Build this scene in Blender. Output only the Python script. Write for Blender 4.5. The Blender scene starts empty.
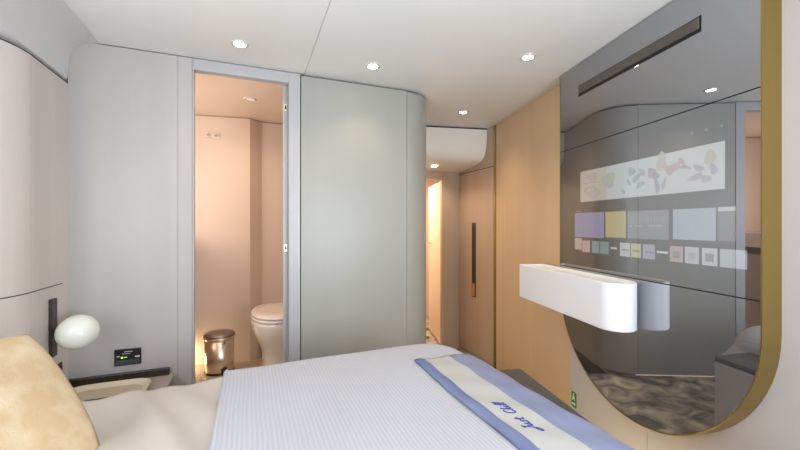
import bpy, bmesh, math, random
from math import sin, cos, pi, sqrt, radians, atan2
from mathutils import Vector
random.seed(4)
scn = bpy.context.scene
COL = scn.collection
EYE = 1.19

# ------------------------------------------------------------------ camera
cd = bpy.data.cameras.new('camera')
cam = bpy.data.objects.new('camera', cd); COL.objects.link(cam)
cam.location = (0, 0, EYE)
cam.rotation_euler = (radians(90), 0, -radians(22))
cd.sensor_width = 36; cd.lens = 370 / 800 * 36; cd.clip_start = 0.02
scn.camera = cam
# ------------------------------------------------------------------ world, exposure
w = bpy.data.worlds.new('world'); scn.world = w; w.use_nodes = True
w.node_tree.nodes['Background'].inputs[0].default_value = (0.95, 0.96, 1.0, 1)
w.node_tree.nodes['Background'].inputs[1].default_value = 1.2
scn.view_settings.view_transform = 'Standard'
scn.view_settings.look = 'None'
scn.view_settings.gamma = 1
scn.view_settings.exposure = 0.88


def area(name, loc, direction, sx, sy, power, color):
    l = bpy.data.lights.new(name, 'AREA'); l.shape = 'RECTANGLE'; l.size = sx; l.size_y = sy
    l.energy = power; l.color = color
    o = bpy.data.objects.new(name, l); COL.objects.link(o); o.location = loc
    o.rotation_euler = Vector(direction).to_track_quat('-Z', 'Y').to_euler()
    return o


DAY = (0.82, 0.90, 1.0)
# daylight through the hull windows: one on the left beside the bed head, one on the right behind the camera
area('daylight_left_window', (-0.98, 0.45, 1.28), (1, 0.12, .25), 1.1, 0.62, 9, DAY)
area('daylight_right_window', (0.92, -0.60, 1.15), (-1, .75, 0.42), 1.0, 0.75, 27, DAY)


# ------------------------------------------------------------------ materials
def mat(name, col, rough=0.5, metal=0.0, bump=None, var=None, emis=None, estr=0, coat=0, spec=0.5):
    m = bpy.data.materials.new(name); m.use_nodes = True
    nt = m.node_tree; b = nt.nodes['Principled BSDF']
    b.inputs['Base Color'].default_value = (*col, 1)
    b.inputs['Roughness'].default_value = rough; b.inputs['Metallic'].default_value = metal
    b.inputs['Specular IOR Level'].default_value = spec
    b.inputs['Coat Weight'].default_value = coat
    if emis: b.inputs['Emission Color'].default_value = (*emis, 1); b.inputs['Emission Strength'].default_value = estr
    tc = nt.nodes.new('ShaderNodeTexCoord')
    if bump:   # (scale vector, strength, distance, detail)
        mp = nt.nodes.new('ShaderNodeMapping'); mp.inputs['Scale'].default_value = bump[0]
        n = nt.nodes.new('ShaderNodeTexNoise'); n.inputs['Scale'].default_value = 1; n.inputs['Detail'].default_value = bump[3]
        bp = nt.nodes.new('ShaderNodeBump'); bp.inputs['Strength'].default_value = bump[1]; bp.inputs['Distance'].default_value = bump[2]
        nt.links.new(tc.outputs['Object'], mp.inputs[0]); nt.links.new(mp.outputs[0], n.inputs[0])
        nt.links.new(n.outputs[0], bp.inputs['Height']); nt.links.new(bp.outputs[0], b.inputs['Normal'])
    if var:    # (scale vector, second colour, low, high)
        mp = nt.nodes.new('ShaderNodeMapping'); mp.inputs['Scale'].default_value = var[0]
        n = nt.nodes.new('ShaderNodeTexNoise'); n.inputs['Scale'].default_value = 1; n.inputs['Detail'].default_value = 5
        r = nt.nodes.new('ShaderNodeMapRange'); r.inputs[1].default_value = var[2]; r.inputs[2].default_value = var[3]
        mx = nt.nodes.new('ShaderNodeMix'); mx.data_type = 'RGBA'
        mx.inputs[6].default_value = (*col, 1); mx.inputs[7].default_value = (*var[1], 1)
        nt.links.new(tc.outputs['Object'], mp.inputs[0]); nt.links.new(mp.outputs[0], n.inputs[0])
        nt.links.new(n.outputs[0], r.inputs[0]); nt.links.new(r.outputs[0], mx.inputs[0]); nt.links.new(mx.outputs[2], b.inputs['Base Color'])
    return m


GRAIN = ((900, 900, 14), 0.15, 0.001, 2)
M = {}
M['ceiling'] = mat('ceiling_paint', (0.735, 0.735, 0.70), 0.45, bump=((60, 60, 60), 0.05, 0.001, 2))
M['valance'] = mat('valance_paint', (0.60, 0.585, 0.565), 0.45)
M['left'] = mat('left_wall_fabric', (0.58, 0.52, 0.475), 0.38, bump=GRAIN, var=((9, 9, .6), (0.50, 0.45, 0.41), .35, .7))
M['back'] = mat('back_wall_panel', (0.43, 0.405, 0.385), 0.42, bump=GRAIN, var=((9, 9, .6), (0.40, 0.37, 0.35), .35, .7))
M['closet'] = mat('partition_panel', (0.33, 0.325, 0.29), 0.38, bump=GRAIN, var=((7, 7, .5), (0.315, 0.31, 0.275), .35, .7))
M['frame'] = mat('door_frame_lacquer', (0.40, 0.395, 0.395), 0.35)
M['tan'] = mat('tan_panel', (0.62, 0.44, 0.265), 0.5, bump=GRAIN, var=((8, 8, .5), (0.585, 0.41, 0.24), .35, .7))
M['right'] = mat('right_wall_panel', (0.50, 0.48, 0.48), 0.5, bump=GRAIN)
M['corr'] = mat('corridor_panel', (0.47, 0.355, 0.26), 0.45, bump=GRAIN, var=((8, 8, .5), (0.43, 0.315, 0.225), .35, .7))
M['soffit'] = mat('soffit_paint', (0.82, 0.80, 0.74), 0.4)
M['bath'] = mat('bathroom_panel', (0.74, 0.60, 0.50), 0.4)
M['bathceil'] = mat('bathroom_ceiling', (0.80, 0.66, 0.54), 0.4)
M['bathfloor'] = mat('bathroom_floor', (0.55, 0.44, 0.34), 0.4, var=((3, 25, 3), (0.45, 0.35, 0.26), .4, .7))
M['dark'] = mat('dark_gap', (0.015, 0.014, 0.013), 0.6)
M['wenge'] = mat('dark_wood', (0.028, 0.018, 0.014), 0.35, var=((60, 6, 60), (0.05, 0.033, 0.025), .4, .7))
M['bronze'] = mat('dark_bronze', (0.10, 0.088, 0.075), 0.55, metal=.2)
M['brasslock'] = mat('brass_lock', (0.60, 0.36, 0.12), 0.3, metal=1)
M['gold'] = mat('brushed_gold', (0.40, 0.29, 0.095), 0.36, metal=1, bump=((400, 400, 5), 0.1, 0.0005, 2))
M['chrome'] = mat('brushed_steel', (0.80, 0.74, 0.66), 0.25, metal=1)
M['lid'] = mat('bin_lid_steel', (0.36, 0.31, 0.26), 0.4, metal=.9)
M['ceramic'] = mat('ceramic', (0.82, 0.74, 0.66), 0.12, coat=.5)
M['white'] = mat('white_lacquer', (0.80, 0.81, 0.83), 0.35)
M['whitein'] = mat('white_lacquer_inner', (0.74, 0.72, 0.68), 0.5)
M['globe'] = mat('opal_glass', (0.72, 0.73, 0.66), 0.28, coat=.3)
M['plastic'] = mat('black_plastic', (0.012, 0.012, 0.013), 0.25)
M['panelglass'] = mat('panel_glass', (0.05, 0.055, 0.06), 0.15)
M['icon'] = mat('panel_icon', (0.2, 0.2, 0.22), 0.4, emis=(.5, .5, .55), estr=.25)
M['icongreen'] = mat('panel_icon_green', (0.2, 0.4, 0.02), 0.4, emis=(.45, .8, .05), estr=.9)
M['green'] = mat('exit_green', (0.0, 0.20, 0.045), 0.4)
M['exitwhite'] = mat('exit_white', (0.8, 0.85, 0.8), 0.4)
M['beige'] = mat('bedside_lacquer', (0.40, 0.33, 0.28), 0.3)
M['tray'] = mat('tray_leather', (0.52, 0.42, 0.29), 0.4, bump=((200, 200, 200), .2, .001, 2))
M['trayrim'] = mat('tray_rim', (0.66, 0.56, 0.42), 0.35)
M['basetop'] = mat('dark_leather', (0.052, 0.048, 0.042), 0.45, bump=((300, 300, 300), .2, .0005, 3))
M['base'] = mat('greige_leather', (0.44, 0.41, 0.40), 0.5, bump=((250, 250, 250), .2, .0005, 3))
M['mattress'] = mat('mattress_cloth', (0.75, 0.73, 0.72), 0.8)
M['duvet'] = mat('duvet_cotton', (0.47, 0.415, 0.37), 0.8, bump=((6, 4, 6), .5, .02, 3))
M['cushion'] = mat('gold_cushion_velvet', (0.46, 0.33, 0.18), 0.55, var=((16, 20, 16), (0.56, 0.45, 0.31), .42, .75))
M['blue'] = mat('runner_blue', (0.105, 0.135, 0.28), 0.7, bump=((40, 8, 40), .35, .004, 4), var=((30, 3, 30), (0.175, 0.20, 0.32), .35, .7))
M['blue_pale'] = mat('runner_pale_blue', (0.185, 0.20, 0.31), 0.7, bump=((40, 8, 40), .35, .004, 4), var=((30, 3, 30), (0.22, 0.235, 0.34), .35, .7))
M['cream'] = mat('runner_cream', (0.42, 0.41, 0.385), 0.8, bump=((30, 8, 30), .3, .004, 3))
M['ink'] = mat('embroidery_blue', (0.025, 0.05, 0.25), 0.6)
M['lens'] = mat('lamp_lens', (1, 1, 1), 0.3, emis=(1.0, 0.88, 0.72), estr=14)
M['lensoff'] = mat('lamp_lens_dim', (.5, .4, .33), 0.3, emis=(1.0, 0.8, 0.6), estr=.25)
M['trimring'] = mat('lamp_trim', (0.75, 0.72, 0.66), 0.25, metal=.3)
M['led'] = mat('led_strip', (1, .8, .6), 0.5, emis=(1.0, 0.78, 0.58), estr=.4)
M['lampout'] = mat('cabin_beyond_lamp', (1, .9, .7), 0.5, emis=(1.0, 0.85, 0.6), estr=8)


def coverlet_mat():
    m = bpy.data.materials.new('ribbed_coverlet'); m.use_nodes = True
    nt = m.node_tree; b = nt.nodes['Principled BSDF']; b.inputs['Roughness'].default_value = .85
    tc = nt.nodes.new('ShaderNodeTexCoord'); sp = nt.nodes.new('ShaderNodeSeparateXYZ')
    nt.links.new(tc.outputs['Object'], sp.inputs[0])
    nz = nt.nodes.new('ShaderNodeTexNoise'); nz.inputs['Scale'].default_value = 3
    nt.links.new(tc.outputs['Object'], nz.inputs[0])
    ad = nt.nodes.new('ShaderNodeMath'); ad.operation = 'MULTIPLY_ADD'; ad.inputs[1].default_value = .010
    nt.links.new(nz.outputs[0], ad.inputs[0]); nt.links.new(sp.outputs[0], ad.inputs[2])
    mu = nt.nodes.new('ShaderNodeMath'); mu.operation = 'MULTIPLY'; mu.inputs[1].default_value = 2 * pi / 0.0108
    nt.links.new(ad.outputs[0], mu.inputs[0])
    sn = nt.nodes.new('ShaderNodeMath'); sn.operation = 'SINE'; nt.links.new(mu.outputs[0], sn.inputs[0])
    r = nt.nodes.new('ShaderNodeMapRange'); r.inputs[1].default_value = -1; r.inputs[2].default_value = 1
    nt.links.new(sn.outputs[0], r.inputs[0])
    mx = nt.nodes.new('ShaderNodeMix'); mx.data_type = 'RGBA'
    mx.inputs[6].default_value = (.395, .395, .425, 1); mx.inputs[7].default_value = (.455, .455, .49, 1)
    nt.links.new(r.outputs[0], mx.inputs[0]); nt.links.new(mx.outputs[2], b.inputs['Base Color'])
    bp = nt.nodes.new('ShaderNodeBump'); bp.inputs['Strength'].default_value = .35; bp.inputs['Distance'].default_value = .0015
    nt.links.new(r.outputs[0], bp.inputs['Height']); nt.links.new(bp.outputs[0], b.inputs['Normal'])
    return m


M['coverlet'] = coverlet_mat()


def carpet_mat():
    m = mat('mottled_carpet', (0.05, 0.045, 0.042), 0.95, bump=((500, 500, 500), .6, .003, 2))
    nt = m.node_tree; b = nt.nodes['Principled BSDF']
    tc = nt.nodes.new('ShaderNodeTexCoord'); n = nt.nodes.new('ShaderNodeTexNoise'); n.inputs['Scale'].default_value = 6
    n.inputs['Detail'].default_value = 6; n.inputs['Distortion'].default_value = 1.2
    nt.links.new(tc.outputs['Object'], n.inputs[0])
    cr = nt.nodes.new('ShaderNodeValToRGB'); e = cr.color_ramp.elements
    e[0].position = .38; e[0].color = (0.09, 0.085, 0.085, 1); e[1].position = .68; e[1].color = (0.66, 0.58, 0.42, 1)
    x = e.new(.52); x.color = (0.32, 0.285, 0.23, 1)
    nt.links.new(n.outputs[0], cr.inputs[0]); nt.links.new(cr.outputs[0], b.inputs['Base Color'])
    return m


M['carpet'] = carpet_mat()


def glass_mat(name, extra=None, strength=0):
    """smoked mirror glass; a lit screen area behind it adds its own light"""
    m = bpy.data.materials.new(name); m.use_nodes = True; nt = m.node_tree
    nt.nodes.remove(nt.nodes['Principled BSDF']); out = nt.nodes['Material Output']
    g = nt.nodes.new('ShaderNodeBsdfGlossy'); g.inputs['Color'].default_value = (.40, .41, .43, 1); g.inputs['Roughness'].default_value = 0.0
    d = nt.nodes.new('ShaderNodeBsdfDiffuse'); d.inputs['Color'].default_value = (.03, .03, .032, 1)
    a = nt.nodes.new('ShaderNodeAddShader'); nt.links.new(g.outputs[0], a.inputs[0]); nt.links.new(d.outputs[0], a.inputs[1])
    if extra:
        e = nt.nodes.new('ShaderNodeEmission'); e.inputs[0].default_value = (*extra, 1); e.inputs[1].default_value = strength
        a2 = nt.nodes.new('ShaderNodeAddShader'); nt.links.new(a.outputs[0], a2.inputs[0]); nt.links.new(e.outputs[0], a2.inputs[1]); a = a2
    nt.links.new(a.outputs[0], out.inputs[0])
    return m


M['mirror'] = glass_mat('smoked_mirror_glass')


nt = M['cushion'].node_tree; b = nt.nodes['Principled BSDF']
tc = nt.nodes.new('ShaderNodeTexCoord'); n1 = nt.nodes.new('ShaderNodeTexNoise'); n1.inputs['Scale'].default_value = 20; n1.inputs['Detail'].default_value = 6; n1.inputs['Distortion'].default_value = 2.5
nt.links.new(tc.outputs['Object'], n1.inputs[0])
a1 = nt.nodes.new('ShaderNodeMath'); a1.operation = 'SUBTRACT'; a1.inputs[1].default_value = .5; nt.links.new(n1.outputs[0], a1.inputs[0])
a2 = nt.nodes.new('ShaderNodeMath'); a2.operation = 'ABSOLUTE'; nt.links.new(a1.outputs[0], a2.inputs[0])
a3 = nt.nodes.new('ShaderNodeMapRange'); a3.inputs[1].default_value = 0; a3.inputs[2].default_value = .035; nt.links.new(a2.outputs[0], a3.inputs[0])
bp = nt.nodes.new('ShaderNodeBump'); bp.inputs['Strength'].default_value = .3; bp.inputs['Distance'].default_value = .002
nt.links.new(a3.outputs[0], bp.inputs['Height']); nt.links.new(bp.outputs[0], b.inputs['Normal'])


# ------------------------------------------------------------------ helpers
def mesh(name, verts, faces, m, parent=None, smooth=False, bevel=0, seg=2, solid=0, mats=None, fmi=None):
    me = bpy.data.meshes.new(name); me.from_pydata([tuple(v) for v in verts], [], faces)
    bm = bmesh.new(); bm.from_mesh(me); bmesh.ops.recalc_face_normals(bm, faces=bm.faces) if smooth != 'keep' else None
    bm.to_mesh(me); bm.free()
    for x in (mats or [m]): me.materials.append(x)
    if fmi: me.polygons.foreach_set('material_index', fmi)
    if smooth: me.polygons.foreach_set('use_smooth', [True] * len(me.polygons))
    o = bpy.data.objects.new(name, me); COL.objects.link(o)
    if parent is not None:
        o.parent = parent
        p = parent; off = Vector((0, 0, 0))
        while p is not None: off += p.location; p = p.parent
        o.location = -off
    if solid:
        s = o.modifiers.new('solid', 'SOLIDIFY'); s.thickness = solid; s.offset = -1
    if bevel:
        b = o.modifiers.new('bevel', 'BEVEL'); b.width = bevel; b.segments = seg; b.limit_method = 'ANGLE'; b.angle_limit = radians(40)
    return o


def prism(name, pts, z0, z1, m, parent=None, **k):
    n = len(pts)
    v = [(x, y, z0) for x, y in pts] + [(x, y, z1) for x, y in pts]
    f = [list(range(n))[::-1], list(range(n, 2 * n))] + [[i, (i + 1) % n, n + (i + 1) % n, n + i] for i in range(n)]
    return mesh(name, v, f, m, parent, **k)


def boxv(x0, x1, y0, y1, z0, z1):
    v = [(x, y, z) for z in (z0, z1) for x, y in ((x0, y0), (x1, y0), (x1, y1), (x0, y1))]
    f = [[3, 2, 1, 0], [4, 5, 6, 7], [0, 1, 5, 4], [1, 2, 6, 5], [2, 3, 7, 6], [3, 0, 4, 7]]
    return v, f


def box(name, x0, x1, y0, y1, z0, z1, m, parent=None, **k):
    v, f = boxv(x0, x1, y0, y1, z0, z1); return mesh(name, v, f, m, parent, **k)


def boxes(name, lst, m, parent=None, **k):
    V, Fs = [], []
    for b in lst:
        v, f = boxv(*b); n = len(V); V += v; Fs += [[i + n for i in q] for q in f]
    return mesh(name, V, Fs, m, parent, **k)


def loft(name, rings, m, parent=None, smooth=True, cap=True, **k):
    n = len(rings[0]); V = [p for r in rings for p in r]; Fs = []
    for i in range(len(rings) - 1):
        for j in range(n):
            a = i * n + j; b = i * n + (j + 1) % n; Fs.append([a, b, b + n, a + n])
    if cap: Fs.append(list(range(n))[::-1]); Fs.append([(len(rings) - 1) * n + j for j in range(n)])
    return mesh(name, V, Fs, m, parent, smooth=smooth, **k)


def ell(cx, cy, z, a, b, n=40, p=2.0):
    r = []
    for i in range(n):
        t = 2 * pi * i / n; c, s = cos(t), sin(t)
        r.append((cx + a * math.copysign(abs(c) ** (2 / p), c), cy + b * math.copysign(abs(s) ** (2 / p), s), z))
    return r


def thing(name, label, cat, loc, group=None):
    o = bpy.data.objects.new(name, None); COL.objects.link(o); o.location = loc; o.empty_display_size = .1
    return tag(o, label, cat, group)


def tag(o, label, cat, group=None):
    o['label'] = label; o['category'] = cat
    if group: o['group'] = group
    return o


def struct(o, label=None):
    o['kind'] = 'structure'
    if label: o['label'] = label
    return o


# world <-> frame of the mirror wall: s along the wall (growing away from camera), d out of the glass into the room
AX, AY = (-0.165 / 1.0135, 1 / 1.0135), (-1 / 1.0135, -0.165 / 1.0135)


def c2w(x, y): return (x * .9272 + y * .3746, -x * .3746 + y * .9272)


E_ = c2w(*AX); N_ = c2w(*AY); O_ = c2w(1.23, 0)
K = 1.0135


def G(s, d, z): return (O_[0] + s * E_[0] + d * N_[0], O_[1] + s * E_[1] + d * N_[1], z)


def gprism(name, pts, d0, d1, m, parent=None, **k):   # pts are (s, z), extruded along the wall normal
    n = len(pts)
    v = [G(s, d0, z) for s, z in pts] + [G(s, d1, z) for s, z in pts]
    f = [list(range(n))[::-1], list(range(n, 2 * n))] + [[i, (i + 1) % n, n + (i + 1) % n, n + i] for i in range(n)]
    return mesh(name, v, f, m, parent, **k)


def gplan(name, pts, z0, z1, m, parent=None, **k):    # pts are (s, d)
    return prism(name, [G(s, d, 0)[:2] for s, d in pts], z0, z1, m, parent, **k)


def rect(s0, s1, z0, z1): return [(s0, z0), (s1, z0), (s1, z1), (s0, z1)]


def tube(name, pts, r, m, parent=None, n=8, closed=False):
    rings = []
    P = [Vector(p) for p in pts]
    for i, p in enumerate(P):
        t = (P[min(i + 1, len(P) - 1)] - P[max(i - 1, 0)]).normalized()
        up = Vector((0, 0, 1)) if abs(t.z) < .9 else Vector((1, 0, 0))
        a = t.cross(up).normalized(); b = t.cross(a)
        rings.append([p + a * r * cos(2 * pi * j / n) + b * r * sin(2 * pi * j / n) for j in range(n)])
    return loft(name, rings, m, parent)


CEIL = 2.02
BF = .135
# ================================================================== STRUCTURE
fl = box('floor', -1.25, 2.6, -1.8, 5.0, -.05, 0, M['carpet']); struct(fl, 'mottled dark grey and gold carpet')
PF = .155
struct(prism('floor_raised', [(-1.25, -1.8), (.912, -1.8), (1.785, 2.12), (-1.25, 2.12)], 0, PF, M['carpet']), 'mottled carpet on the raised floor around the bed')
# ceiling panels with thin seams
for nm, x0, x1, y1 in (('ceiling', -1.06, -.651, 2.085), ('ceiling', -.649, .274, 2.085)):
    struct(box(nm, x0, x1, -1.8, y1, CEIL, CEIL + .02, M['ceiling']))
struct(box('ceiling', .276, 2.6, -1.8, 3.2, CEIL, CEIL + .02, M['ceiling']))
struct(box('ceiling', -1.06, 2.6, -1.8, 3.3, CEIL + .021, CEIL + .05, M['dark']))

# back wall, left part
ZB = .17
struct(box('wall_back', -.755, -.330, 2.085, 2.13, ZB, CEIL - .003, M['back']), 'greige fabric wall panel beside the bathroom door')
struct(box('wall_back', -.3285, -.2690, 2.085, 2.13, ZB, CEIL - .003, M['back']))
# bathroom door frame + sliding leaf
fr = struct(boxes('door_1', [(-.2675, -.260, 2.083, 2.13, ZB, CEIL - .003), (-.260, .193, 2.083, 2.13, EYE + .771, CEIL - .003),
                             (.193, .2525, 2.083, 2.13, ZB, CEIL - .003)], M['frame'], bevel=.002), 'grey framed opening of the bathroom')
leaf = box('sliding_leaf', .168, .80, 2.135, 2.165, ZB, EYE + .80, M['frame'], fr)
for z in (EYE + .65, EYE - .127):
    lp = box('latch_plate', .172, .186, 2.1325, 2.1355, z - .018, z + .018, M['chrome'], leaf)
    box('latch_slot', .176, .184, 2.131, 2.1335, z - .010, z + .010, M['dark'], lp)
# partition between bathroom and corridor, with the rounded corner
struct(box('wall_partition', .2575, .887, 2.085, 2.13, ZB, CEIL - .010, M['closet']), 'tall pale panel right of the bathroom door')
arc = [(.889 + .208 * sin(a), 2.293 - .208 * cos(a)) for a in [radians(q * 5) for q in range(19)]]
pts = [(.889, 2.19)] + [(.8895, 2.085)] + arc[1:] + [(1.097, 3.13), (.9, 3.13)]
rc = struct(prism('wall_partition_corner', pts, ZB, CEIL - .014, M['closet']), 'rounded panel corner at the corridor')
struct(prism('trim_1', [(-.755, 2.10), (.885, 2.10)] + [(.889 + .19 * sin(a), 2.293 - .19 * cos(a)) for a in [radians(q * 6) for q in range(16)]] + [(1.079, 3.10), (.90, 3.10), (.90, 2.17), (.86, 2.128), (-.755, 2.128)],
             CEIL - .016, CEIL - .0005, M['dark']))
# lit toe kick and recessed plinth under the back wall
struct(prism('baseboard_back', [(-.755, 2.2), (.87, 2.2), (.98, 2.25), (1.02, 2.36), (1.02, 3.13), (-.755, 3.13)], 0, BF - .025, M['basetop']))
struct(box('trim_2', -.3, .90, 2.088, 2.098, ZB - .008, ZB - .0005, M['led']))

# bathroom shell
struct(box('wall_bathroom_front', -1.12, -.265, 2.131, 2.15, 0, CEIL + .02, M['bath']))
struct(prism('floor_bathroom', [(-1.0, 2.135), (1.02, 2.135), (1.02, 3.4), (-1.0, 3.4)], BF - .02, BF, M['bathfloor']), 'brown bathroom floor')
struct(prism('wall_bathroom_back', [(-1.0, 3.16), (-.401, 3.16), (-.004, 3.10), (.085, 3.17), (1.02, 3.17), (1.02, 3.3), (-1.0, 3.3)], BF, CEIL, M['bath']))
struct(box('wall_bathroom_left', -1.06, -1.0, 2.13, 3.3, BF, CEIL, M['bath']))
struct(box('wall_bathroom_right', .83, .889, 2.19, 3.17, BF, CEIL - .02, M['bath']))
struct(box('wall_bathroom_front', .20, .889, 2.17, 2.19, BF, CEIL - .02, M['bath']))
struct(box('ceiling_bathroom', -1.0, .889, 2.131, 3.3, CEIL, CEIL + .02, M['bathceil']))
struct(tube('trim_3', [(-.99, 3.158, CEIL - .004), (-.401, 3.158, CEIL - .004), (-.004, 3.098, CEIL - .004), (.085, 3.168, CEIL - .004), (.8, 3.168, CEIL - .004)], .004, M['corr']))

# corridor
struct(prism('wall_corridor_right', [(1.886, 2.541), (1.93, 2.541), (1.93, 3.20), (1.886, 3.13)], 0, CEIL, M['corr']))
d2 = struct(box('door_2', 1.881, 1.8865, 2.575, 3.09, .02, EYE + .487, M['corr'], bevel=.001), 'brown corridor door with a long dark recessed pull')
h = box('door_handle', 1.8785, 1.883, 2.832, 2.895, EYE - .655, EYE + .02, M['wenge'], d2)
box('handle_recess', 1.8775, 1.880, 2.850, 2.880, EYE - .60, EYE - .01, M['dark'], h)
box('lock_plate', 1.8765, 1.880, 2.845, 2.885, EYE - .645, EYE - .53, M['brasslock'], h)
struct(box('trim_4', 1.885, 1.8858, 2.56, 3.128, EYE + .4885, EYE + .4945, M['dark']))
struct(boxes('wall_corridor_end', [(1.698, 1.886, 3.13, 3.165, 0, CEIL), (1.02, 1.20, 3.13, 3.165, 0, CEIL), (1.20, 1.698, 3.13, 3.165, EYE + .43, CEIL)], M['corr']))
# lowered soffit: front curves into the underside
prof = [(2.668, CEIL - .012), (2.670, 1.96), (2.673, 1.91), (2.678, 1.868), (2.686, 1.834), (2.698, 1.802), (2.716, 1.775), (2.742, 1.755), (2.78, 1.741), (2.84, 1.729), (2.93, 1.719), (3.129, 1.700), (3.129, CEIL - .012)]
n = len(prof); V = [(1.8845, y, z) for y, z in prof] + [(1.02, y + .866 * .205 * max(0, 1 - (y - 2.668) / .461) if i < 12 else y, z) for i, (y, z) in enumerate(prof)]
so = struct(mesh('ceiling_soffit', V, [list(range(n)), list(range(n, 2 * n))] + [[i, (i + 1) % n, n + (i + 1) % n, n + i] for i in range(n)], M['soffit'], smooth=False), 'lowered corridor ceiling with a curved front')
so.data.polygons.foreach_set('use_smooth', [True] * len(so.data.polygons)); so.modifiers.new('edge', 'EDGE_SPLIT').split_angle = radians(40)
struct(mesh('trim_5', [(1.886, 2.672, CEIL - .012), (1.02, 2.85, CEIL - .012), (1.02, 3.12, CEIL - .012), (1.886, 3.12, CEIL - .012),
                       (1.886, 2.672, CEIL), (1.02, 2.85, CEIL), (1.02, 3.12, CEIL), (1.886, 3.12, CEIL)],
            [[3, 2, 1, 0], [4, 5, 6, 7], [0, 1, 5, 4], [1, 2, 6, 5], [2, 3, 7, 6], [3, 0, 4, 7]], M['dark']))
# cabin beyond the corridor
struct(boxes('wall_beyond', [(1.05, 2.5, 4.35, 4.4, 0, CEIL), (1.02, 1.06, 3.17, 4.4, 0, CEIL), (2.3, 2.36, 3.17, 4.4, 0, CEIL)], M['bath']))
struct(box('ceiling_beyond', 1.02, 2.5, 3.166, 4.4, 1.80, 1.83, M['bathceil']))
dl = Vector((1.865 - 1.705, 3.765 - 3.17, 0)).normalized(); pr = Vector((-dl.y, dl.x, 0)) * .03
a = Vector((1.712, 3.17, 0)); b = a + dl * .62
d3 = struct(prism('door_3', [a[:2], b[:2], (b - pr)[:2], (a - pr)[:2]], .02, EYE + .425, M['bathceil'], bevel=.002), 'open door leaf beyond the corridor')
hp = a + dl * .5 + pr * .3
box('door_handle', hp.x - .02, hp.x + .02, hp.y - .03, hp.y + .03, .98, 1.0, M['chrome'], d3)

# right wall (three panels) and the gold corner trim
W0 = -.0681


def gw(nm, s0, s1, m, lab=None): return struct(gplan(nm, [(s0 * K, W0), (s1 * K, W0), (s1 * K, W0 - .04), (s0 * K, W0 - .04)], 0, CEIL - .002, m), lab)


gw('wall_right', 2.072, 3.045, M['tan'], 'tan panelled wall between mirror and corridor')
gw('wall_right', 1.5475, 2.0705, M['right']); gw('wall_right', -1.3, 1.546, M['right'], 'pale wall around the mirror')
struct(gplan('wall_right', [(-1.3 * K, W0 - .002), (3.05 * K, W0 - .002), (3.05 * K, W0 - .05), (-1.3 * K, W0 - .05)], 0, CEIL - .001, M['dark']))
struct(gplan('trim_6', [(3.052 * K, W0 + .006), (3.125 * K, W0 + .006), (3.125 * K, W0 - .05), (3.052 * K, W0 - .05)], 0, CEIL - .001, M['gold'], bevel=.002))

# left wall: straight, then curving outwards towards the hull window
lp = [(-.755, 2.085), (-.755, 1.79)]
hd = 0.0
x, y = lp[-1]
for i in range(12):
    hd += radians(33) / 12; x -= sin(hd) * .012; y -= cos(hd) * .012; lp.append((x, y))
lp += [(x - .55 * .25, y - .856 * .25)]
hx, hy = lp[-1]
for i in range(8):
    hd -= radians(33) / 8; hx -= sin(hd) * .02; hy -= cos(hd) * .02; lp.append((hx, hy))
XL = hx
lp2 = lp + [(XL, 1.15), (XL - .05, 1.15), (XL - .05, 2.085)]
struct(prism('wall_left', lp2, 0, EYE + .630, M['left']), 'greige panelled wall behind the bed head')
struct(boxes('wall_left', [(XL - .05, XL, -1.8, 1.15, 0, .92), (XL - .05, XL, -1.8, 1.15, 1.62, EYE + .63), (XL - .05, XL, -1.8, -.15, .92, 1.62)], M['left']))
struct(tube('trim_7', [(p[0] + .0005, p[1], EYE - .250) for p in lp if p[1] < 2.0] and [(-.7545, 2.03, EYE - .252)] + [(p[0] + .0006, p[1] - .0003, EYE - .25) for p in lp[1:]], .0018, M['dark']))
struct(box('trim_9', -.7552, -.7546, 1.7825, 1.7838, PF, EYE + .63, M['base']))
struct(tube('trim_8', [(-.7545, 2.08, EYE + .632)] + [(p[0] + .001, p[1], EYE + .632) for p in lp[1:]] + [(XL + .001, 0, EYE + .632)], .0018, M['dark']))
# valance: cove curving from ceiling down to its bottom edge
vp = [(-.640, CEIL - .001), (-.683, 2.0145), (-.700, 2.008), (-.719, 1.995), (-.734, 1.979), (-.744, 1.962), (-.749, 1.935), (-.751, 1.918), (-.7545, 1.88), (-.7575, 1.841), (-.762, 1.838)]
vv = []
V = [(x, 2.084, z) for x, z in vp] + [(-1.1, 2.084, 1.838), (-1.1, 2.084, CEIL - .001)]
n = len(V); V += [(x + .0 , -1.8, z) for x, _, z in V]
va = struct(mesh('ceiling_valance', V, [list(range(n)), list(range(n, 2 * n))] + [[i, (i + 1) % n, n + (i + 1) % n, n + i] for i in range(n)], M['valance']), 'white cove dropping from the ceiling along the left wall')
va.data.polygons.foreach_set('use_smooth', [True] * len(va.data.polygons)); va.modifiers.new('edge', 'EDGE_SPLIT').split_angle = radians(40)

# ================================================================== DOWNLIGHTS
def downlight(x, y, z, label, power, lens='lens', r=.031, color=(1, .78, .55), cone=120):
    t = thing('downlight', label, 'ceiling light', (x, y, z), 'recessed ceiling downlights')
    rr = [ell(x, y, z - h_, a_, a_, 28) for a_, h_ in ((r * .80, .0005), (r * .82, .004), (r * 1.0, .005), (r * 1.22, .002), (r * 1.24, .0))]
    loft('trim_ring', rr, M['trimring'], t, cap=False)
    loft('lens', [ell(x, y, z - h_, a_, a_, 28) for a_, h_ in ((r * .82, .0008), (r * .80, .0035), (r * .45, .006), (r * .05, .0065))], M[lens], t)
    if power:
        l = bpy.data.lights.new('bulb', 'SPOT'); l.energy = power; l.color = color; l.spot_size = radians(cone); l.spot_blend = .8; l.shadow_soft_size = .03
        o = bpy.data.objects.new('bulb', l); COL.objects.link(o); o.parent = t; o.location = (0, 0, -.02)
    return t


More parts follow.
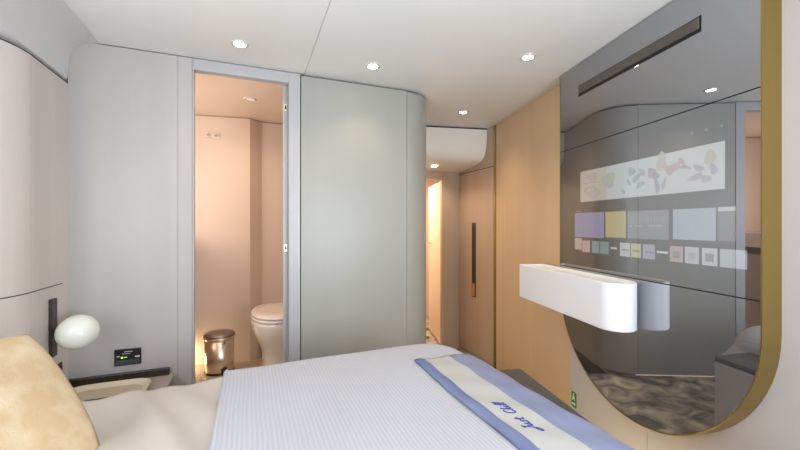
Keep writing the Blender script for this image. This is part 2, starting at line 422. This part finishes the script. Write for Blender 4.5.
downlight(-.045, 1.848, CEIL, 'small round ceiling light in front of the bathroom door', 3.2)
downlight(.593, 1.844, CEIL, 'small round ceiling light in front of the pale partition panel', 3.0)
downlight(1.271, 1.458 + .0, CEIL, 'small round ceiling light beside the top of the mirror', 7)
downlight(1.447, 2.347, CEIL, 'small round ceiling light before the corridor soffit', 6)
downlight(-.003, 2.63, CEIL, 'dim round light in the bathroom ceiling', 4, 'lensoff', r=.034, cone=165)
downlight(1.528, 2.967, 1.718, 'small round light under the lowered corridor ceiling', 5, cone=140)
# an unseen lamp added to brighten the bathroom, and the lit cabin beyond
area('bathroom_fill_light', (-.97, 2.50, 1.50), (1, .1, .1), .4, .7, 4.6, (1, .86, .74))
area('vanity_glow', (-.49, 3.05, .225), (.7, .3, -.4), .05, .12, .45, (1, .80, .5))
area('cabin_beyond_light', (1.5, 3.8, 1.78), (0, 0, -1), .5, .5, 12, (1, .76, .52))
area('bed_underglow', (1.0, 1.0, .22), (.5, .1, -1), .5, .06, 3, (1, .75, .45))

# ================================================================== MIRROR CABINET
sc_, R_, zc = 1.588, .4995, .8695
s0, s1 = sc_ - R_, sc_ + R_
ztop = CEIL - .004
zu, zl = EYE + .403, EYE - .223
mc = thing('mirror', 'large smoked wall mirror with rounded bottom, gold edge and built-in screen', 'mirror', G(sc_, W0, .371))


def bot(r, z1):
    p = [(sc_ - r, z1)] + [(sc_ - r * cos(a), zc - r * sin(a)) for a in [pi * i / 48 for i in range(49)]] + [(sc_ + r, z1)]
    return p


gprism('cabinet_back', bot(R_ - .004, ztop), W0 + .0005, -.0045, M['dark'], mc)
q = R_ - .005
gprism('lower_glass', bot(q, zl - .002), -.0040, 0, M['mirror'], mc)
gprism('screen_glass', rect(sc_ - q, sc_ + q, zl + .002, zu - .002), -.0040, 0, M['mirror'], mc)
# upper glass around the speaker slot
a0, a1, b0, b1 = 1.2553 * K, 1.9006 * K, EYE + .657, EYE + .714
V, Fs = [], []
for (p0, p1, r0, r1) in ((sc_ - q, sc_ + q, zu + .002, b0), (sc_ - q, sc_ + q, b1, ztop), (sc_ - q, a0, b0, b1), (a1, sc_ + q, b0, b1)):
    k = len(V); V += [G(s, 0, z) for s, z in rect(p0, p1, r0, r1)] + [G(s, -.004, z) for s, z in rect(p0, p1, r0, r1)]
    Fs += [[k, k + 1, k + 2, k + 3], [k + 7, k + 6, k + 5, k + 4]] + [[k + i, k + (i + 1) % 4, k + 4 + (i + 1) % 4, k + 4 + i] for i in range(4)]
mesh('upper_glass', V, Fs, M['mirror'], mc)
sl = gprism('speaker_slot', rect(a0, a1, b0, b1), -.0043, -.0036, M['dark'], mc)
gprism('speaker_bar', rect(a0 + .008, a1 - .004, b0 + .014, b1 - .003), -.0036, .004, M['bronze'], sl, bevel=.004)
# gold edge band following the outline
o1, o2 = bot(R_, ztop), bot(R_ - .0042, ztop)
n = len(o1); V = []
for d in (W0 + .0005, .0015):
    V += [G(s, d, z) for s, z in o1] + [G(s, d, z) for s, z in o2]
Fs = []
for i in range(n - 1):
    Fs += [[i, i + 1, 2 * n + i + 1, 2 * n + i], [n + i + 1, n + i, 3 * n + i, 3 * n + i + 1], [2 * n + i, 2 * n + i + 1, 3 * n + i + 1, 3 * n + i], [n + i, n + i + 1, i + 1, i]]
Fs += [[0, n, 3 * n, 2 * n], [n - 1, 3 * n - 1, 4 * n - 1, 2 * n - 1]]
ge = mesh('gold_edge', V, Fs, M['gold'], mc)

# what the screen shows
_tc = {}


def tile(name, t0, t1, h0, h1, col, e, d=.0006, pts=None, parent=None):
    key = (col, e)
    if key not in _tc: _tc[key] = glass_mat('screen_colour', col, e)
    p = pts or rect(t0 * K, t1 * K, EYE + h0, EYE + h1)
    o = gprism(name, p, .0001, d, _tc[key], parent or mc)
    return o


bn = tile('banner_picture', 1.1789, 1.8841, .116, .269, (.80, .86, .88), .20)
tile('banner_wash', 1.70, 1.8835, .1165, .2685, (.80, .76, .62), .19, .0008, parent=bn)


def blob(cx, cz, ax, az, col, e, nm='banner_shape', rot=0, k=.0012, n=18, wob=.15):
    p = []
    for i in range(n):
        t = 2 * pi * i / n; rr = 1 + wob * sin(3 * t + cx * 60)
        u, v = ax * rr * cos(t), az * rr * sin(t)
        p.append((cx * K + u * cos(rot) - v * sin(rot), EYE + cz + u * sin(rot) + v * cos(rot)))
    tile(nm, 0, 0, 0, 0, col, e, k, p, bn)


def shade(p, base, k=.0012, nm='banner_shape'):
    key = base
    if key not in _tc:
        m = glass_mat('screen_tint', tuple(.42 * b_ + .58 * w_ for b_, w_ in zip(base, (.75, .8, .82))), .18)
        m.node_tree.nodes['Glossy BSDF'].inputs['Color'].default_value = (.37, .38, .40, 1)
        _tc[key] = m
    gprism(nm, p, .0001, k, _tc[key], bn)


def sb(cx, cz, ax, az, base, rot=0, wob=.15, k=.0012, nm='flower'):
    p = []
    for i in range(18):
        t = 2 * pi * i / 18; rr = 1 + wob * sin(3 * t + cx * 60)
        u, v = ax * rr * cos(t), az * rr * sin(t)
        p.append((cx * K + u * cos(rot) - v * sin(rot), EYE + cz + u * sin(rot) + v * cos(rot)))
    shade(p, base, k, nm)


sb(1.80, .235, .045, .018, (.85, .55, .50)); sb(1.79, .150, .05, .022, (.85, .60, .42)); sb(1.69, .205, .045, .035, (.62, .75, .42))
shade(rect(1.765 * K, 1.855 * K, EYE + .205, EYE + .209), (.25, .12, .16), .0016, 'caption_line')
for i in range(8):
    a = pi * i / 8; b = pi * (i + 1) / 8
    f = lambda q, r: (1.81 * K + (.045 * r) * cos(q), EYE + .165 + .022 * r * sin(q))
    shade([f(a, 1), f(b, 1), f(b, .85), f(a, .85)], (.25, .2, .35), .0016, 'caption_arc')
for cx, cz, ax, az, c, ro in ((1.555, .225, .02, .018, (.30, .55, .32), .3), (1.53, .195, .026, .010, (.32, .5, .36), -.6), (1.50, .215, .018, .012, (.38, .6, .38), .8), (1.51, .165, .022, .010, (.35, .5, .4), -.4),
                              (1.57, .180, .016, .008, (.3, .5, .3), 1), (1.455, .205, .02, .02, (.62, .30, .40), .2), (1.435, .19, .016, .012, (.5, .22, .35), 0), (1.41, .240, .022, .036, (.92, .72, .42), 0),
                              (1.375, .205, .02, .018, (.85, .32, .32), .4), (1.35, .215, .02, .014, (.9, .45, .45), -.5), (1.325, .225, .024, .007, (.7, .3, .35), .9), (1.315, .205, .024, .007, (.6, .3, .4), .2),
                              (1.43, .150, .011, .03, (.38, .32, .52), -.2), (1.40, .155, .008, .022, (.4, .55, .6), .3), (1.265, .195, .022, .010, (.45, .4, .55), .5), (1.275, .165, .028, .010, (.5, .38, .58), -.3),
                              (1.24, .155, .018, .012, (.55, .45, .65), .2), (1.225, .225, .02, .024, (.9, .7, .5), .2), (1.215, .185, .012, .02, (.4, .35, .5), -.3), (1.60, .145, .014, .008, (.5, .4, .6), .5)):
    sb(cx, cz, ax, az, c, ro)
# second row
tile('caption_text', 1.876, 1.925, .069, .073, (.8, .8, .8), .10)
tile('tile', 1.717, 1.928, -.062, .061, (.42, .44, .75), .17)
tile('tile', 1.5854, 1.7074, -.056, .060, (.72, .60, .22), .20)
t3 = tile('tile', 1.3789, 1.5745, -.056, .058, (.55, .63, .68), .09)
for i in range(9):
    t_ = 1.395 + i * .014; hh = .02 + .018 * random.random()
    tile('tile_picture', t_, t_ + .009, .010, .012 + hh, (.6, .72, .66), .10, .0009, parent=t3)
for t_, w_ in ((1.54, .025), (1.50, .05), (1.44, .03), (1.405, .03)):
    tile('tile_text', t_, t_ + w_, -.008, .000, (.8, .9, .9), .10, .0009, parent=t3)
tile('tile', 1.207, 1.3624, -.052, .057, (.60, .68, .80), .17)
t5 = tile('tile', 1.145, 1.2006, -.052, .058, (.60, .66, .72), .06)
tile('tile_header', 1.146, 1.1996, .044, .0575, (.8, .86, .9), .18, .0009, parent=t5)
# app row
apps = [(1.8725, 1.928, (.72, .58, .50)), (1.8128, 1.8686, (.75, .55, .55)), (1.75, 1.7985, (.25, .48, .50)), (1.6852, 1.7433, (.18, .38, .42)), None,
        (1.5636, 1.6193, (.75, .76, .76)), (1.5067, 1.5583, (.68, .70, .30)), (1.44, 1.4968, (.50, .50, .60)), None,
        (1.3228, 1.3747, (.62, .45, .46)), (1.264, 1.3151, (.70, .72, .78)), (1.2022, 1.2535, (.74, .77, .80)), (1.115, 1.1943, (.62, .68, .74))]
for i, a in enumerate(apps):
    if a is None: continue
    h1 = -.077 if i > 0 else -.068
    ap = tile('app_tile', a[0], a[1], h1 - .058, h1, a[2], .20)
    if i in (3, 5, 6, 7):
        m_ = (a[0] + a[1]) / 2
        for j in range(4): tile('app_text', m_ + .016 - j * .010 - .007, m_ + .016 - j * .010, -.112, -.104, (.25, .3, .35) if i > 4 else (.7, .8, .8), .12, .0009, parent=ap)
    if i in (10, 11, 9):
        m_ = (a[0] + a[1]) / 2
        tile('app_icon', m_ - .014, m_ + .014, -.122, -.095, (.9, .9, .95) if i == 10 else (.5, .55, .5), .12, .0009, parent=ap)
for t0, t1 in ((1.6368, 1.6729), (1.3831, 1.4309)):
    tile('app_text', t0, t1, -.108, -.100, (.8, .82, .85), .22)
for i in range(3): tile('status_icon', 1.185 + i * .05, 1.193 + i * .05, .315, .323, (.8, .85, .85), .07)

# white stadium shaped tray on the glass
r = .075; dc = .0755
sn, sf = 1.44 * K + .115, 2.262


def stad(rr, fl_=r): # plan outline (s, d): rounded at near end, square at far end
    inset = r - rr
    p = [(sn - rr * sin(a), dc + rr * cos(a)) for a in [pi * i / 20 for i in range(21)]]
    return [(sf - inset, dc + rr)] + p + [(sf - inset, dc - rr)]


wt = thing('floating_shelf', 'white long box-shaped shelf with rounded near end fixed to the mirror', 'shelf', G(1.85, .0755, EYE - .40))
ts, bs = EYE - .234, EYE - .428
out, inn = stad(r), stad(r - .012)
rings = [[G(s, d, z) for s, d in o_] for o_, z in ((stad(r - .004), bs), (stad(r), bs + .004), (out, ts - .002), (stad(r - .002), ts), (stad(r - .010), ts), (inn, ts - .002), (inn, ts - .022))]
mesh_o = loft('shelf_shell', rings, M['white'], wt, smooth=False)
me = mesh_o.data; me.polygons.foreach_set('use_smooth', [len(p.vertices) == 4 for p in me.polygons])
es = mesh_o.modifiers.new('edge', 'EDGE_SPLIT'); es.split_angle = radians(35)
gplan('inner_tray', stad(r - .0125), ts - .0215, ts - .012, M['whitein'], wt)

# green exit plate on the wall
ex = thing('exit_sign', 'small green emergency exit plate low on the wall left of the mirror', 'sign', G(2.06, W0, EYE - .965))
e0, e1, g0, g1 = 2.012 * K, 2.052 * K, EYE - 1.005, EYE - .922
gprism('plate', rect(e0, e1, g0, g1), W0 + .0003, W0 + .003, M['green'], ex)
cs = (e0 + e1) / 2


def ep(name, P): gprism(name, P, W0 + .003, W0 + .0036, M['exitwhite'], ex)


ep('running_figure', [(cs + .010, g0 + .056), (cs + .004, g0 + .066), (cs - .006, g0 + .060), (cs - .013, g0 + .050), (cs - .006, g0 + .053), (cs - .003, g0 + .045), (cs - .013, g0 + .038), (cs - .004, g0 + .038), (cs + .004, g0 + .045), (cs + .012, g0 + .036), (cs + .014, g0 + .039), (cs + .007, g0 + .050)])
ep('figure_head', [(cs + .0045 * cos(t), g0 + .073 + .0045 * sin(t)) for t in [pi * i / 6 for i in range(12)]])
ep('arrow', [(cs - .016, g0 + .018), (cs - .004, g0 + .030), (cs - .004, g0 + .022), (cs + .015, g0 + .022), (cs + .015, g0 + .014), (cs - .004, g0 + .014), (cs - .004, g0 + .006)])

# ================================================================== BED
bed = thing('bed', 'large double bed on a floating greige base with a dark top ledge', 'bed', (.1, .55, PF))
bo = [(-.745, -.20), (.745, -.20), (.939, .754), (1.037, 1.228), (1.030, 1.238), (.922, 1.266), (.60, 1.36), (-.745, 1.39)]
prism('base', bo, EYE - .95, EYE - .618, M['base'], bed, bevel=.03, seg=4)
prism('base_top', [(x, y) for x, y in bo], EYE - .618, EYE - .595, M['basetop'], bed, bevel=.004)
cx_ = .2; cy_ = .55
prism('plinth', [(-.745, .0), (.60, .0), (.72, .75), (.78, 1.10), (-.745, 1.12)], PF, EYE - .95, M['basetop'], bed)


def drape(X, Y, rx, ry, rc, re, zt, seed=0, amp=.0, flare=1.0):
    """map plan grid onto a rounded slab: core rectangle rx, ry (outer size), corner radius rc, edge radius re"""
    c0, c1, c2, c3 = rx[0] + rc, rx[1] - rc, ry[0] + rc, ry[1] - rc
    rows = []
    for y in Y:
        row = []
        for x in X:
            px_, py_ = min(max(x, c0), c1), min(max(y, c2), c3)
            qx, qy = x - px_, y - py_; dist = sqrt(qx * qx + qy * qy)
            zz = zt
            if dist > 1e-6:
                ux, uy = qx / dist, qy / dist
                s_ = dist - (rc - re)
                if s_ > 0:
                    if s_ < re * pi / 2: off = (rc - re) + re * sin(s_ / re); zz = zt - re * (1 - cos(s_ / re))
                    else: off = rc + (s_ - re * pi / 2) * (.3 + .95 * abs(ux * uy)) * flare + .005 * sin(x * 31 + y * 23) * min(1, (s_ - re * pi / 2) * 12); zz = zt - re - (s_ - re * pi / 2)
                else: off = dist
                x2, y2 = px_ + ux * off, py_ + uy * off
            else: x2, y2 = x, y
            zz += amp * (sin(x * 7.3 + seed) * cos(y * 5.1 + seed * 2) + .5 * sin(x * 15.7 - y * 11 + seed))
            row.append((x2, y2, zz))
        rows.append(row)
    return rows


def gridmesh(name, rows, m, parent=None, **k):
    nx, ny = len(rows[0]), len(rows)
    V = [p for r_ in rows for p in r_]
    Fs = [[j * nx + i, j * nx + i + 1, (j + 1) * nx + i + 1, (j + 1) * nx + i] for j in range(ny - 1) for i in range(nx - 1)]
    return mesh(name, V, Fs, m, parent, smooth=k.pop('smooth', 'keep'), **k)


def lin(a, b, n): return [a + (b - a) * i / n for i in range(n + 1)]


MX, MY = (-.74, .832), (-.19, 1.452)
ZM = EYE - .525
rows = []
def rr_out(ins, z):
    rc = .17 - ins; p = []
    for cx, cy, a0_ in ((MX[1] - ins - rc, MY[1] - ins - rc, 0), (MX[0] + .17, MY[1] - .17, 90), (MX[0] + .17, MY[0] + .17, 180), (MX[1] - .17, MY[0] + .17, 270)):
        for q_ in range(9):
            a = radians(a0_ + q_ * 90 / 8); p.append((cx + rc * cos(a), cy + rc * sin(a), z))
    return p
loft('mattress', [rr_out(.03, EYE - .5945), rr_out(.02, EYE - .585), rr_out(.03, ZM - .070), rr_out(.05, ZM - .045), rr_out(.08, ZM - .035)], M['mattress'], bed, smooth=False)

# duvet at the head end, under the coverlet: soft folds
X = lin(-.735, -.045, 60); Y = lin(-.28, 1.47, 110)
rows = drape(X, Y, (MX[0] - .3, MX[1] + .3), (MY[0] - .012, MY[1] - .050), .12, .05, EYE - .517)
rw = []
for r_ in rows:
    q_ = []
    for x, y, z in r_:
        u = x + .05 * sin(y * 5) + (y - 1.0) * .22
        f = .009 * max(0, sin(u * 24 + .6)) ** 3 + .003 * sin(u * 50 + y * 6) + .006 * sin(x * 5 + 1)
        fade = min(1, (x + .745) * 6)
        q_.append((x, y, z + (f + .004) * fade))
    rw.append(q_)
dv = gridmesh('duvet', rw, M['duvet'], solid=.012)
tag(dv, 'plain cream duvet with soft folds at the head end of the bed', 'duvet')

# ribbed coverlet
X = lin(-.085, .92, 112); Y = lin(-.27, 1.53, 120)
rows = drape(X, Y, (MX[0] - .5, MX[1] + .004), (MY[0] - .02, MY[1] + .03), .17, .10, EYE - .497, 1.3, .0022)
rw = [[(x, y, z + (.004 if i < 2 else 0) * (1 if i == 1 else -1)) for i, (x, y, z) in enumerate(r_)] for r_ in rows]
cv = gridmesh('coverlet', rw, M['coverlet'], solid=.008)
tag(cv, 'white ribbed coverlet spread over the bed', 'bedspread')

# blue and cream runner across the foot
X = [.548, .552] + lin(.557, .583, 3) + [.588] + lin(.600, .680, 7) + [.690] + lin(.702, .91, 20)
Y = lin(-.15, 1.225, 110)
rows = drape(X, Y, (MX[0] - .5, MX[1] + .014), (MY[0] - .4, MY[1] + .04), .18, .10, EYE - .491, 1.3, .0022)
rw = []
for j, r_ in enumerate(rows):
    q_ = []
    for i, (x, y, z) in enumerate(r_):
        z += .0016 * sin(y * 40 + X[i] * 30) + (.004 * max(0, 1 - abs(X[i] - .568) / .02)) + (.003 * max(0, 1 - abs(X[i] - .76) / .05) * sin(y * 9))
        x += .003 * sin(y * 12)
        q_.append((x, y, z))
    rw.append(q_)
nx = len(X)
fm = []
for j in range(len(Y) - 1):
    for i in range(nx - 1):
        m_ = (X[i] + X[i + 1]) / 2; fm.append(1 if .588 < m_ < .690 else 2 if m_ > .69 else 0)
rn = gridmesh('bed_runner', rw, None, mats=[M['blue'], M['cream'], M['blue_pale']], fmi=fm, solid=.005)
tag(rn, 'blue bed runner with a cream centre band and embroidered words across the bed foot', 'bed runner')

# embroidered words, hand drawn strokes: u = reading direction (+Y), v = up (-X)
strokes = {
    'J': [[(.2, 1.9), (1.1, 2.0)], [(.75, 2.0), (.55, .8), (.3, -.1), (-.3, -.5), (-.9, -.3), (-.5, .2), (.6, .35)]],
    'u': [[(0, 1.0), (-.1, .3), (.15, 0), (.5, .25), (.7, 1.0)], [(.7, 1.0), (.62, .2), (.85, 0), (1.0, .15)]],
    's': [[(.75, .9), (.4, 1.0), (.2, .75), (.5, .5), (.55, .15), (.2, 0), (-.05, .15)]],
    't': [[(.35, 1.6), (.15, .3), (.35, 0), (.6, .2)], [(-.05, 1.05), (.7, 1.15)]],
    'C': [[(1.2, 1.6), (.9, 1.95), (.4, 1.7), (.1, .9), (.2, .2), (.6, 0), (1.1, .3)]],
    'h': [[(.5, 2.0), (.2, 1.0), (0, 0)], [(.12, .6), (.45, 1.0), (.62, .75), (.5, .2), (.7, 0), (.85, .15)]],
    'i': [[(.2, 1.0), (.08, .25), (.25, 0), (.45, .2)], [(.3, 1.4), (.33, 1.5)]],
    'l': [[(.1, .1), (.6, 1.3), (.75, 2.1), (.5, 2.0), (.2, .6), (.3, 0), (.6, .2)]],
}


def rib(pts, wd, y0, sc, zf):
    P = [Vector((u + .35 * v, v)) for u, v in pts]
    # smooth
    for _ in range(2):
        Q = [P[0]]
        for a_, b_ in zip(P, P[1:]): Q += [a_ * .75 + b_ * .25, a_ * .25 + b_ * .75]
        Q.append(P[-1]); P = Q
    V, Fs = [], []
    for i, p in enumerate(P):
        t = (P[min(i + 1, len(P) - 1)] - P[max(i - 1, 0)]); t = t.normalized() if t.length else Vector((1, 0)); nn = Vector((-t.y, t.x)) * wd
        for s_ in (-1, 1):
            q = p + nn * s_
            V.append(((.646) - q.y * sc, y0 + q.x * sc, zf))
    for i in range(len(P) - 1): Fs.append([2 * i, 2 * i + 1, 2 * i + 3, 2 * i + 2])
    return V, Fs


V, Fs = [], []
yy = .705; sc = .0145
zt_ = EYE - .484
for ch, adv in (('J', 1.15), ('u', 1.15), ('s', .85), ('t', 1.3), (' ', .7), ('C', 1.25), ('h', 1.0), ('i', .55), ('l', .7), ('l', .7)):
    for st in strokes.get(ch, []):
        v_, f_ = rib(st, .12, yy, sc, zt_); k = len(V); V += v_; Fs += [[i + k for i in q] for q in f_]
    yy += adv * sc
em = mesh('embroidery', V, Fs, M['ink'], rn, solid=.0012)
em.location = (0, 0, 0)
em['label'] = 'dark blue embroidered script words'
sw = em.modifiers.new('wrap', 'SHRINKWRAP'); sw.target = rn; sw.wrap_method = 'PROJECT'; sw.use_project_z = True; sw.use_negative_direction = True; sw.use_positive_direction = True; sw.offset = .0012
em.modifiers.move(1, 0)

# gold cushion leaning at the bed head
def cushion(name, center, u, v, hw, hh, th, m):
    u, v = Vector(u).normalized(), Vector(v).normalized(); nn = u.cross(v).normalized(); c = Vector(center); N = 28
    V, Fs = [], []
    for side in (1, -1):
        for j in range(N + 1):
            for i in range(N + 1):
                a_, b_ = -1 + 2 * i / N, -1 + 2 * j / N
                k_ = max(0, (1 - a_ ** 2) * (1 - b_ ** 2)) ** .45
                rd = 1 - .08 * (abs(a_) * abs(b_)) ** 2.2; pin = pin2 = rd
                wr = .0035 * sin(a_ * 4 + b_ * 5) * k_
                V.append(c + u * hw * a_ * pin2 + v * hh * b_ * pin + nn * side * (th * k_ + wr))
    n1 = (N + 1) ** 2
    for s_ in range(2):
        for j in range(N):
            for i in range(N):
                q = [s_ * n1 + j * (N + 1) + i, s_ * n1 + j * (N + 1) + i + 1, s_ * n1 + (j + 1) * (N + 1) + i + 1, s_ * n1 + (j + 1) * (N + 1) + i]
                Fs.append(q if s_ == 0 else q[::-1])
    o = mesh(name, V, Fs, m, smooth='keep')
    bm = bmesh.new(); bm.from_mesh(o.data); bmesh.ops.remove_doubles(bm, verts=bm.verts, dist=.0015); bm.to_mesh(o.data); bm.free()
    return o


cu = cushion('cushion', (-.532, .957, EYE - .402), (.6, .8, .05), (-.535, .351, .769), .218, .180, .052, M['cushion'])
tag(cu, 'golden crackle-patterned cushion leaning at the head of the bed', 'cushion')

# ================================================================== BEDSIDE
ns = thing('nightstand', 'greige built-in bedside cabinet with dark raised back rail', 'nightstand', (-.55, 1.85, PF))
box('body', -.752, -.36, 1.52, 2.083, PF, EYE - .745, M['beige'], ns, bevel=.006)
box('top', -.752, -.345, 1.50, 2.083, EYE - .744, EYE - .720, M['beige'], ns, bevel=.004)
boxes('rail', [(-.752, -.362, 2.062, 2.083, EYE - .720, EYE - .686), (-.752, -.735, 1.6, 2.062, EYE - .720, EYE - .686)], M['wenge'], ns, bevel=.003)
tr = thing('tray', 'beige leather valet tray with pale raised rim on the bedside cabinet', 'tray', (-.55, 1.9, EYE - .708))
zz = EYE - .7195
def rrect(cx, cy, a, b, z): return ell(cx, cy, z, a, b, 48, 5)
tcx, tcy = -.57, 1.845
loft('rim', [rrect(tcx, tcy, *s_) for s_ in ((.135, .145, zz), (.160, .165, zz + .018), (.162, .167, zz + .022), (.156, .161, zz + .022), (.150, .156, zz + .018), (.130, .140, zz + .004))], M['trayrim'], tr, smooth=True)
loft('lining', [rrect(tcx, tcy, .129, .139, zz + .0035), rrect(tcx, tcy, .129, .139, zz + .007)], M['tray'], tr, smooth=False)
box('dark_block', -.62, -.46, 1.80, 1.86, zz + .007, zz + .014, M['wenge'], tr, bevel=.003)  # low dark block on the tray lining

# wall lamp: dark bar on the left wall and opal globe
wl = thing('wall_lamp', 'round white glass globe lamp on a dark vertical bar beside the bed', 'lamp', (-.754, 1.94, .65))
box('bar', -.7545, -.742, 1.912, 1.955, EYE - .538, EYE - .302, M['wenge'], wl, bevel=.002)
gc = (-.647, 1.875, EYE - .432); gr = .070
rings = []
for i in range(1, 24):
    a = pi * i / 24; rings.append([(gc[0] + gr * sin(a) * cos(t), gc[1] + gr * sin(a) * sin(t), gc[2] + gr * .97 * -cos(a)) for t in [2 * pi * j / 40 for j in range(40)]])
loft('globe', rings, M['globe'], wl)
tube('stem', [(-.744, 1.93, gc[2]), (-.715, 1.908, gc[2])], .009, M['bronze'], wl)
soc = thing('wall_socket', 'small dark socket plate on the wall below the globe lamp', 'socket', (-.754, 2.02, EYE - .59))
box('plate', -.7545, -.749, 1.990, 2.018, EYE - .632, EYE - .587, M['wenge'], soc, bevel=.001)
box('socket_hole', -.7495, -.748, 1.996, 2.012, EYE - .620, EYE - .598, M['dark'], soc)

# touch panel
tp = thing('touch_panel', 'black wall control panel with a green indicator above the nightstand', 'control panel', (-.53, 2.085, EYE - .615))
box('housing', -.583, -.479, 2.076, 2.0845, EYE - .654, EYE - .578, M['plastic'], tp, bevel=.002)
box('display', -.577, -.485, 2.0752, 2.0762, EYE - .648, EYE - .628, M['panelglass'], tp)
for q in [(-.545, -.512, 2.0752, 2.0762, EYE - .592, EYE - .589), (-.552, -.520, 2.0752, 2.0762, EYE - .601, EYE - .599), (-.574, -.562, 2.0752, 2.0762, EYE - .612, EYE - .607), (-.502, -.484, 2.0752, 2.0762, EYE - .620, EYE - .613)]: box('icon', *q, M['icon'], tp)
box('green_indicator', -.557, -.549, 2.0750, 2.0762, EYE - .620, EYE - .613, M['icongreen'], tp)
box('green_line', -.546, -.534, 2.0752, 2.0762, EYE - .617, EYE - .615, M['icongreen'], tp)

# ================================================================== BATHROOM THINGS
b_ = thing('waste_bin', 'brushed steel pedal bin with dark lid on the bathroom floor', 'bin', (-.21, 3.0, BF))
bx_, by_ = -.208, 2.965
loft('body', [ell(bx_, by_, z, a, a * .95) for z, a in ((BF + .012, .094), (BF + .018, .096), (BF + .25, .098))], M['chrome'], b_)
loft('foot_ring', [ell(bx_, by_, z, a, a * .95) for z, a in ((BF, .096), (BF + .004, .099), (BF + .012, .099), (BF + .0125, .093))], M['plastic'], b_)
loft('collar', [ell(bx_, by_, z, a, a * .95) for z, a in ((BF + .250, .099), (BF + .253, .103), (BF + .266, .104), (BF + .268, .098))], M['chrome'], b_)
loft('lid', [ell(bx_, by_, z, a, a * .95) for z, a in ((BF + .268, .101), (BF + .272, .104), (BF + .282, .103), (BF + .292, .092), (BF + .298, .065), (BF + .300, .02))], M['lid'], b_)
pd = loft('pedal', [ell(bx_ + .055, by_ - .105, z, a, a * .75, 24) for z, a in ((BF + .02, .030), (BF + .024, .036), (BF + .032, .036), (BF + .038, .028))], M['plastic'], b_)
box('logo_plate', bx_ - .008, bx_ + .008, by_ - .0955, by_ - .091, BF + .13, BF + .136, M['ceramic'], b_)

to = thing('toilet', 'white ceramic toilet with closed lid seen through the bathroom door', 'toilet', (.165, 2.75, BF))
tx = .183
loft('bowl', [ell(tx, cy, z, a, b, 44, 2.3) for z, a, b, cy in ((BF, .118, .20, 2.74), (BF + .02, .115, .198, 2.74), (BF + .12, .108, .19, 2.745), (BF + .20, .115, .20, 2.735), (BF + .26, .142, .225, 2.715),
      (BF + .32, .168, .248, 2.695), (BF + .37, .180, .258, 2.69), (BF + .395, .182, .26, 2.69), (BF + .40, .176, .255, 2.69))], M['ceramic'], to)
loft('seat', [ell(tx, 2.69, z, a, b, 44, 2.25) for z, a, b in ((BF + .402, .176, .256), (BF + .405, .182, .262), (BF + .418, .182, .262), (BF + .421, .177, .257))], M['ceramic'], to)
loft('lid', [ell(tx, 2.69, z, a, b, 44, 2.25) for z, a, b in ((BF + .424, .175, .255), (BF + .427, .181, .261), (BF + .437, .180, .260), (BF + .444, .165, .245), (BF + .447, .10, .17), (BF + .4475, .02, .05))], M['ceramic'], to)
box('hinge', tx - .07, tx + .07, 2.93, 2.965, BF + .40, BF + .440, M['ceramic'], to, bevel=.01, seg=3)
box('wall_block', tx - .10, tx + .10, 2.92, 3.165, BF, BF + .39, M['ceramic'], to, bevel=.02, seg=3)

for o in to.children:
    for v in o.data.vertices: v.co.z = BF + (v.co.z - BF) * 1.075
for o in b_.children:
    for v in o.data.vertices: v.co.z = BF + (v.co.z - BF) * .96
so_ = thing('wall_outlet', 'small twin outlet plate high on the bathroom wall', 'outlet', (-.25, 3.135, EYE + .69))
yb = 3.1375
box('plate', -.315, -.215, yb - .014, yb + .012, EYE + .660, EYE + .695, M['bathceil'], so_, bevel=.003)
for x in (-.292, -.240):
    loft('outlet', [[(x + r_ * cos(t), y_, EYE + .6775 + r_ * .7 * sin(t)) for t in [2 * pi * j / 20 for j in range(20)]] for r_, y_ in ((.017, yb - .013), (.017, yb - .019), (.011, yb - .020), (.010, yb - .016))], M['trimring'], so_)
    box('outlet_core', x - .007, x + .007, yb - .0185, yb - .0165, EYE + .672, EYE + .683, M['lid'], so_)

vn = thing('vanity', 'bathroom vanity with thick pale top seen in the mirror reflection', 'vanity', (-.75, 2.9, BF))
box('countertop', -.995, -.47, 2.70, 3.155, EYE - .19, EYE - .07, M['bathceil'], vn, bevel=.004)
box('shadow_gap', -.98, -.49, 2.72, 3.15, EYE - .25, EYE - .19, M['wenge'], vn)  # solid dark box standing in for the shadow under the countertop
box('cabinet', -.99, -.48, 2.71, 3.155, BF + .12, EYE - .25, M['corr'], vn, bevel=.004)
box('handle', -.70, -.685, 2.695, 2.71, BF + .42, EYE - .33, M['gold'], vn)
